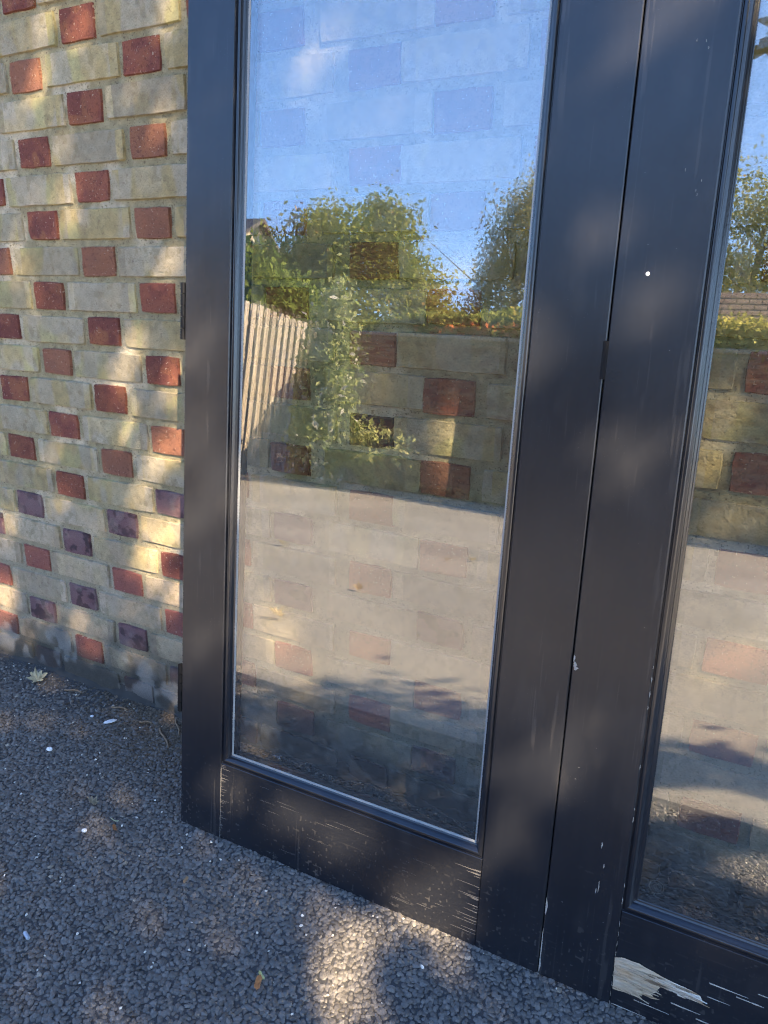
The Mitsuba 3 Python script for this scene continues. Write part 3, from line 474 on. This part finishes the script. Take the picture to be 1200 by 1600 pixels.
# the maple whose shade dapples wall and doors
S1 = np.cross([0, 0, 1.0], SUN); S1 /= np.linalg.norm(S1); S2 = np.cross(SUN, S1)
SPOTS = [(-0.277, 0.0, 1.543, np.float64(0.013)), (-0.143, 0.0, 1.54, np.float64(0.014)), (-0.178, 0.0, 1.511, np.float64(0.013)), (0.084, 0.0, 1.526, np.float64(0.029)), (0.079, 0.0, 1.5, np.float64(0.018)), (-0.295, 0.0, 1.465, np.float64(0.013)), (-0.282, 0.0, 1.446, np.float64(0.012)), (-0.04, 0.0, 1.397, np.float64(0.014)), (-0.018, 0.0, 1.409, np.float64(0.012)), (-0.243, 0.0, 1.309, np.float64(0.018)), (0.033, 0.0, 1.327, np.float64(0.015)), (-0.24, 0.0, 1.237, np.float64(0.015)), (-0.246, 0.0, 1.163, np.float64(0.019)), (-0.115, 0.0, 1.168, np.float64(0.012)), (0.031, 0.0, 1.091, np.float64(0.01)), (0.019, 0.0, 1.071, np.float64(0.01)), (-0.13, 0.0, 1.02, np.float64(0.015)), (-0.423, 0.0, 1.096, np.float64(0.014)), (-0.082, 0.0, 0.934, np.float64(0.014)), (-0.091, 0.0, 0.906, np.float64(0.014)), (-0.114, 0.0, 0.876, np.float64(0.014)), (-0.147, 0.0, 0.837, np.float64(0.016)), (0.043, 0.0, 0.864, np.float64(0.014)), (-0.143, 0.0, 0.802, np.float64(0.014)), (-0.119, 0.0, 0.736, np.float64(0.019)), (-0.034, 0.0, 0.641, np.float64(0.018)), (-0.122, 0.0, 0.588, np.float64(0.013)), (-0.061, 0.0, 0.502, np.float64(0.028)), (-0.083, 0.0, 0.432, np.float64(0.035)), (-0.059, 0.0, 0.384, np.float64(0.026)), (-0.008, 0.0, 0.334, np.float64(0.025)), (-0.608, 0.0, 0.409, np.float64(0.031)), (-0.67, 0.0, 0.198, np.float64(0.037)), (-0.686, 0.0, 0.133, np.float64(0.025)), (-0.364, 0.0, 0.185, np.float64(0.017)), (-0.258, 0.0, 0.192, np.float64(0.014)), (-0.594, 0.0, 0.124, np.float64(0.016)), (-0.714, 0.0, 0.014, np.float64(0.03)), (-0.507, 0.0, -0.072, np.float64(0.02)), (0.67, 0.0, 0.821, np.float64(0.016)), (0.659, 0.0, 0.774, np.float64(0.018)), (0.687, 0.0, 0.718, np.float64(0.016)), (0.514, 0.0, 0.83, np.float64(0.011)), (0.285, 0.0, 0.3, np.float64(0.049)), (0.235, 0.0, 0.349, np.float64(0.02)), (0.195, 0.0, 0.448, np.float64(0.023)), (0.343, 0.0, 0.181, np.float64(0.038)), (0.361, 0.0, 0.242, np.float64(0.023)), (0.49, 0.0, 0.33, np.float64(0.02)), (0.231, 0.0, 0.029, np.float64(0.035)), (0.181, 0.0, -0.014, np.float64(0.016)), (0.646, 0.0, 0.038, np.float64(0.023)), (0.616, 0.0, 0.055, np.float64(0.014)), (0.467, 0.0, 0.011, np.float64(0.018)), (1.101, 0.0, 0.873, np.float64(0.019)), (1.101, 0.0, 0.805, np.float64(0.025)), (1.129, 0.0, 0.729, np.float64(0.019)), (1.168, 0.0, 0.705, np.float64(0.015)), (0.753, 0.0, 0.621, np.float64(0.012)), (1.208, 0.0, 0.524, np.float64(0.016)), (0.337, 0.0, 1.263, np.float64(0.01)), (0.381, 0.0, 1.42, np.float64(0.013)), (0.404, 0.0, 1.175, np.float64(0.01)), (0.249, -0.186, 0.769, np.float64(0.017)), (0.272, -0.183, 0.795, np.float64(0.012)), (0.302, -0.193, 0.708, np.float64(0.019)), (0.265, -0.231, 0.395, np.float64(0.019)), (0.254, -0.165, 0.948, np.float64(0.012)), (0.96, -0.23, 0.359, np.float64(0.021)), (0.941, -0.233, 0.335, np.float64(0.019)), (0.976, -0.225, 0.405, np.float64(0.016)), (0.985, -0.11, 1.376, np.float64(0.03)), (0.956, -0.111, 1.365, np.float64(0.014)), (0.928, -0.141, 1.116, np.float64(0.013)), (0.35, -0.261, 0.136, np.float64(0.021)), (0.508, -0.261, 0.119, np.float64(0.02)), (0.62, -0.263, 0.097, np.float64(0.027)), (0.808, -0.264, 0.082, np.float64(0.036)), (0.822, -0.26, 0.117, np.float64(0.024)), (0.775, -0.268, 0.049, np.float64(0.022)), (0.899, -0.247, 0.218, np.float64(0.02)), (1.009, -0.151, 1.028, np.float64(0.011)), (1.015, -0.174, 0.833, np.float64(0.013)), (0.698, -0.41, 0.0, np.float64(0.041)), (0.829, -0.305, 0.0, np.float64(0.017)), (0.743, -0.481, 0.0, np.float64(0.009)), (0.687, -0.327, 0.0, np.float64(0.005)), (0.592, -0.306, 0.0, np.float64(0.01)), (-0.655, 0.139, 0.0, np.float64(0.013)), (1.05, -1.0, 0.0, 0.085), (1.12, -1.1, 0.0, 0.085), (1.2, -1.16, 0.0, 0.085), (1.3, -1.17, 0.0, 0.085), (1.4, -1.12, 0.0, 0.085), (1.3, -0.83, 0.0, 0.085)]
SP = np.array(SPOTS)
MAPLE = thing('maple_tree', 'maple with lobed olive leaves overhanging the yard, its leaf tips reflected top right', 'tree')
R = np.random.default_rng(31); N = 110000
O = np.array([0.4, -0.3, 0.8])
def ab(p): return (np.asarray(p) - O) @ S1, (np.asarray(p) - O) @ S2
a = R.uniform(-2.9, 2.9, N); b = R.uniform(-2.4, 2.6, N); t = 4.3 + 2.0 * R.random(N)
lo = ab([0, -1.5, 0])[1]; hi = ab([0, 0, 2.6])[1]
edge = 0.3 * (meshkit.fbm(np.stack([a * 1.7, b * 1.7, 0 * a], -1), 3, 3) - 0.5) * 2
H_ = O + a[:, None] * S1 + b[:, None] * S2; W_ = H_ - SUN * (H_[:, 1:2] / SUN[1]); H0 = H_ - SUN * (H_[:, 2:3] / SUN[2])   # where the shade of each leaf falls: on the wall, or before it on the yard
edge = edge + R.normal(0, 0.13, N)
ok = np.where(W_[:, 2] > 0, (W_[:, 2] < 2.6 + edge) & (np.abs(W_[:, 0] - 0.5) < 2.3 + edge), (H0[:, 1] > -1.0 - 0.33 * np.clip(H0[:, 0] + 0.2, 0, 1.6) + 1.0 * edge) & (np.abs(H0[:, 0] - 0.5) < 2.3 + edge))
C = O + a[:, None] * S1 + b[:, None] * S2 + t[:, None] * SUN; C = C[ok]
drop = np.zeros(len(C), bool); LS = 0.085
for x_, y_, z_, r_ in SP:
    d = C - [x_, y_, z_]; d = d - (d @ SUN)[:, None] * SUN; drop |= np.linalg.norm(d, axis=1) < (r_ * 0.6 + 0.018 if y_ == 0 else r_ * 0.72 + 0.024 if z_ == 0 else r_ * 0.85 + 0.03)
C = C[~drop]
m, c = cloud(C, LS, leafcol(len(C), (0.05, 0.09, 0.02), (0.12, 0.14, 0.035), 4, 0.05, (0.2, 0.13, 0.04)), seed=3)
tb = np.array([6.6, -4.6, 0.0])
add('trunk', limbs(tb, tb + [-0.6, 0.5, 5.5], 0, 4, 0.2, 2.0), 'bark', MAPLE, smooth=True)
add('crown', m, 'leaf_green', MAPLE, color=c)
# a low bough of it near the doors, with full lobed leaves
bough = thing('maple_bough', 'low maple bough with broad toothed leaves hanging over the doors, reflected top right', 'branch')
br = np.array([(2.0, -1.15, 3.6), (1.6, -1.3, 2.8), (1.3, -1.35, 2.3), (1.08, -1.33, 2.05)])
add('stem', tube(br, [0.014, 0.011, 0.007, 0.003], 7), 'bark', bough, smooth=True)
LV = [(1.02, -1.32, 1.96, 0.17, 0.2), (1.05, -1.36, 2.04, 0.17, 1.2), (1.3, -1.25, 2.06, 0.15, 2.2), (1.5, -1.35, 2.5, 0.14, 3.0), (1.42, -1.2, 2.75, 0.15, 4.0), (1.2, -1.28, 2.2, 0.13, 5.0)]
for x_, y_, z_, s_, rz in LV:
    V, f = outline_leaf(s_, 0.25); V = V @ rotm(1.9 + 0.3 * math.sin(rz * 3), 0.2, 0.25 * math.sin(rz * 5)).T + [x_, y_, z_]
    add('leaf', TM(V, f), 'leaf_green', bough, smooth=False, color=np.tile([0.16, 0.13, 0.035], (len(V), 1)))
# ---------------------------------------------------------------- what stands across the yard
FN = thing('board_fence', 'weathered featheredge board fence along the far left side of the yard', 'fence')
yy = -5.0; i = 0
while yy > -11.9:   # boards nailed alternately to the front and the back of the rails
    xo = -7.35 if i % 2 == 0 else -7.47
    b_ = box(xo - 0.011, xo + 0.011, yy - 0.062, yy + 0.062, 0.03, 3.07 + 0.012 * math.sin(yy * 9), 0.003); add('board', b_, 'fence_wood', FN); yy -= 0.105; i += 1
for z_ in (0.5, 1.6, 2.7): add('rail', box(-7.445, -7.375, -11.95, -4.9, z_ - 0.04, z_ + 0.04, 0.004), 'fence_wood', FN)
for y_ in (-5.2, -7.4, -9.6, -11.7): add('post', box(-7.6, -7.5, y_ - 0.05, y_ + 0.05, 0, 3.1, 0.004), 'fence_wood', FN)
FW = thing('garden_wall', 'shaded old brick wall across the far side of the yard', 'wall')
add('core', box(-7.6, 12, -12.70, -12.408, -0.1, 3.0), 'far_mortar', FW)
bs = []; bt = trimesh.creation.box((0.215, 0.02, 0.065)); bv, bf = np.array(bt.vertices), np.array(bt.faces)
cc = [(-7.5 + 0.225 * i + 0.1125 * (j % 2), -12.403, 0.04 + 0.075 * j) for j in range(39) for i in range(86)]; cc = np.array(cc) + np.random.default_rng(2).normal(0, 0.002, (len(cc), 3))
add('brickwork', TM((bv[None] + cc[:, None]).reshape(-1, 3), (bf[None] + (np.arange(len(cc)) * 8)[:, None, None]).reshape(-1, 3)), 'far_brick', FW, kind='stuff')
add('coping', box(-7.6, 12, -12.76, -12.36, 3.0, 3.08, 0.01), 'coping', FW)
def bush(name, label, c, rad, n, size, c0, c1, seed, spots=0.0, c2=(0.4, 0.25, 0.06), cat='shrub', clumps=40, group=None):
    k = thing(name, label, cat, group); P = blob_points(n, c, rad, seed, clumps, 0.3); P = P[P[:, 2] > 0.03]; m, cl = cloud(P, size, leafcol(len(P), c0, c1, seed, spots, c2), seed=seed); add('foliage', m, 'leaf_green', k, color=cl)
    add('stem', limbs((c[0], c[1], 0), (c[0], c[1], c[2] + 0.4 * rad[2]), 5, seed, 0.04, max(rad[:2])), 'bark', k, smooth=True); return k
bush('climbing_shrub', 'climbing shrub with sun glints put into its leaf colour, covering the corner where board fence meets brick wall', (-5.6, -10.0, 1.5), (0.45, 0.45, 1.8), 8000, 0.115, (0.192, 0.256, 0.08), (0.48, 0.512, 0.256), 51, 0.1, (0.6, 0.6, 0.576))  # whitish leaf colours stand in for sunlit glints
bush('climbing_shrub', 'green shrub spilling over the top of the board fence', (-8.0, -11.2, 3.4), (0.5, 1.7, 0.6), 5000, 0.14, (0.112, 0.176, 0.04), (0.256, 0.32, 0.08), 52)
bush('climbing_shrub', 'leafy mound on top of the far brick wall behind the corner climber', (-4.9, -13.0, 3.2), (1.7, 0.45, 0.32), 7000, 0.15, (0.128, 0.176, 0.04), (0.288, 0.32, 0.096), 53, 0.1, (0.56, 0.48, 0.128))
bush('climbing_shrub', 'second leafy mound on top of the far brick wall, right of the first', (-2.6, -13.1, 3.3), (1.7, 0.5, 0.45), 5000, 0.13, (0.14, 0.19, 0.045), (0.3, 0.33, 0.1), 58, 0.1, (0.5, 0.42, 0.12))
bush('low_shrub', 'low pale sprig at the foot of the far brick wall', (-4.75, -10.4, 0.8), (0.6, 0.4, 0.352), 400, 0.13, (0.4, 0.432, 0.16), (0.6, 0.6, 0.32), 54)
bush('creeper', 'red and yellow creeper along the top of the far brick wall', (-3.4, -12.5, 3.18), (1.5, 0.2, 0.14), 900, 0.12, (0.224, 0.24, 0.064), (0.48, 0.4, 0.096), 55, 0.45, (0.6, 0.192, 0.08))
bush('hedge', 'yellow green hedge behind the far brick wall, reflected at the right edge', (0.8, -12.9, 3.15), (2.3, 0.5, 0.45), 7500, 0.12, (0.256, 0.272, 0.064), (0.48, 0.432, 0.128), 56, 0.1, (0.6, 0.576, 0.192), 'hedge', 70)
bush('leaf_litter', 'dry weeds along the foot of the far brick wall', (-4.6, -12.2, 0.08), (2.6, 0.2, 0.1), 700, 0.1, (0.48, 0.352, 0.16), (0.6, 0.544, 0.288), 57, cat='weeds')
tree('broadleaf_tree', 'big round broadleaf tree behind the far wall, left of the reflected sky gap', 'tree', (-9.0, -16, 0), (-8.95, -16.0, 3.9), (2.7, 2.2, 3.0), 48000, 0.125, (0.112, 0.16, 0.032), (0.272, 0.288, 0.08), 61, 210, 0.12)
tree('broadleaf_tree', 'lower leafy tree left of the big round one, above the board fence', 'tree', (-13.2, -15.5, 0), (-13.2, -15.5, 4.5), (2.0, 1.6, 1.5), 15000, 0.16, (0.096, 0.16, 0.032), (0.24, 0.288, 0.08), 62, 50, 0.2)
tree('broadleaf_tree', 'small leafy tree at the right foot of the big round one', 'tree', (-6.6, -16, 0), (-6.7, -16.0, 3.3), (1.2, 1.2, 1.1), 8000, 0.15, (0.128, 0.16, 0.032), (0.288, 0.288, 0.08), 63, 40, 0.22)
tree('upright_tree', 'tall loose upright tree with brownish green leaves, reflected beside the middle stile', 'tree', (-7.9, -26, 0), (-7.9, -26, 5.8), (1.8, 1.6, 4.9), 26000, 0.135, (0.144, 0.16, 0.048), (0.304, 0.272, 0.096), 64, 70, 0.17)
tree('thin_tree', 'thin crowned tree with sky showing between its branches, reflected at the right edge', 'tree', (0.0, -27, 0), (0.0, -27, 7.6), (3.6, 2.5, 4.0), 18000, 0.145, (0.16, 0.192, 0.048), (0.32, 0.304, 0.096), 65, 90, 0.15, 0.25, nl=26)
def house(label, x0, x1, y0, y1, eave, ridge, wallm, roofm, tiles=False, chim=None):
    k = thing('house', label, 'house'); add('wall', box(x0, x1, y0, y1, 0, eave), wallm, k); ym = (y0 + y1) / 2; o = 0.35; L = math.hypot(ym - y0 + o, ridge - eave + 0.2)
    V = []; sl = (ridge - eave) / (y1 - ym)
    ze = eave - sl * o
    for x_ in (x0 - o, x1 + o): V += [(x_, y0 - o, ze), (x_, ym, ridge), (x_, y1 + o, ze), (x_, y1 + o, ze + 0.12), (x_, ym, ridge + 0.14), (x_, y0 - o, ze + 0.12)]
    f = []
    for i in range(6): j = (i + 1) % 6; f += [(i, 6 + i, 6 + j), (i, 6 + j, j)]
    f += [(0, 1, 4), (0, 4, 5), (1, 2, 3), (1, 3, 4), (6, 10, 7), (6, 11, 10), (7, 9, 8), (7, 10, 9)]; m = TM(V, f); m.fix_normals(); rf = add('roof', m, roofm, k)
    for x_, w_ in ((x0, (0, 2, 1)), (x1, (0, 1, 2))): add('gable', TM([(x_, y0, eave), (x_, y1, eave), (x_, ym, ridge)], [w_]), wallm, k)
    if tiles:
        bb = trimesh.creation.box((0.3, 0.36, 0.05)); bb.apply_transform(trimesh.transformations.rotation_matrix(-math.atan(sl) + 0.06, [1, 0, 0])); bv, bf = np.array(bb.vertices), np.array(bb.faces); P = []
        nr = int((y1 + o - ym) / 0.26)
        for j in range(nr + 1):
            y_ = ym + j * 0.26 * 1.0
            for x_ in np.arange(x0 - o, x1 + o, 0.32): P.append((x_ + 0.16 * (j % 2), y_, ridge + 0.18 - sl * (y_ - ym)))
        P = np.array(P); add('tiles', TM((bv[None] + P[:, None]).reshape(-1, 3), (bf[None] + (np.arange(len(P)) * 8)[:, None, None]).reshape(-1, 3)), roofm, rf, kind='stuff')
    for x_ in np.linspace(x0 + 1.2, x1 - 1.2, 3): add('window', box(x_ - 0.5, x_ + 0.5, y1 + 0.003, y1 + 0.05, 1.2, 2.3), 'dark_window', k)
    if chim: add('chimney', box(chim - 0.3, chim + 0.3, ym - 0.3, ym + 0.3, ridge - 0.4, ridge + 0.9), 'far_brick', rf)
house('low house with a brown tiled roof behind the hedge, reflected at the right edge', -3.0, 9.0, -25.0, -19.0, 3.6, 6.0, 'house_render', 'roof_tile', True)
house('house with a dark slate roof behind the trees on the far left', -25, -16.2, -24, -18, 6.0, 8.2, 'house_render', 'slate', False, -19)
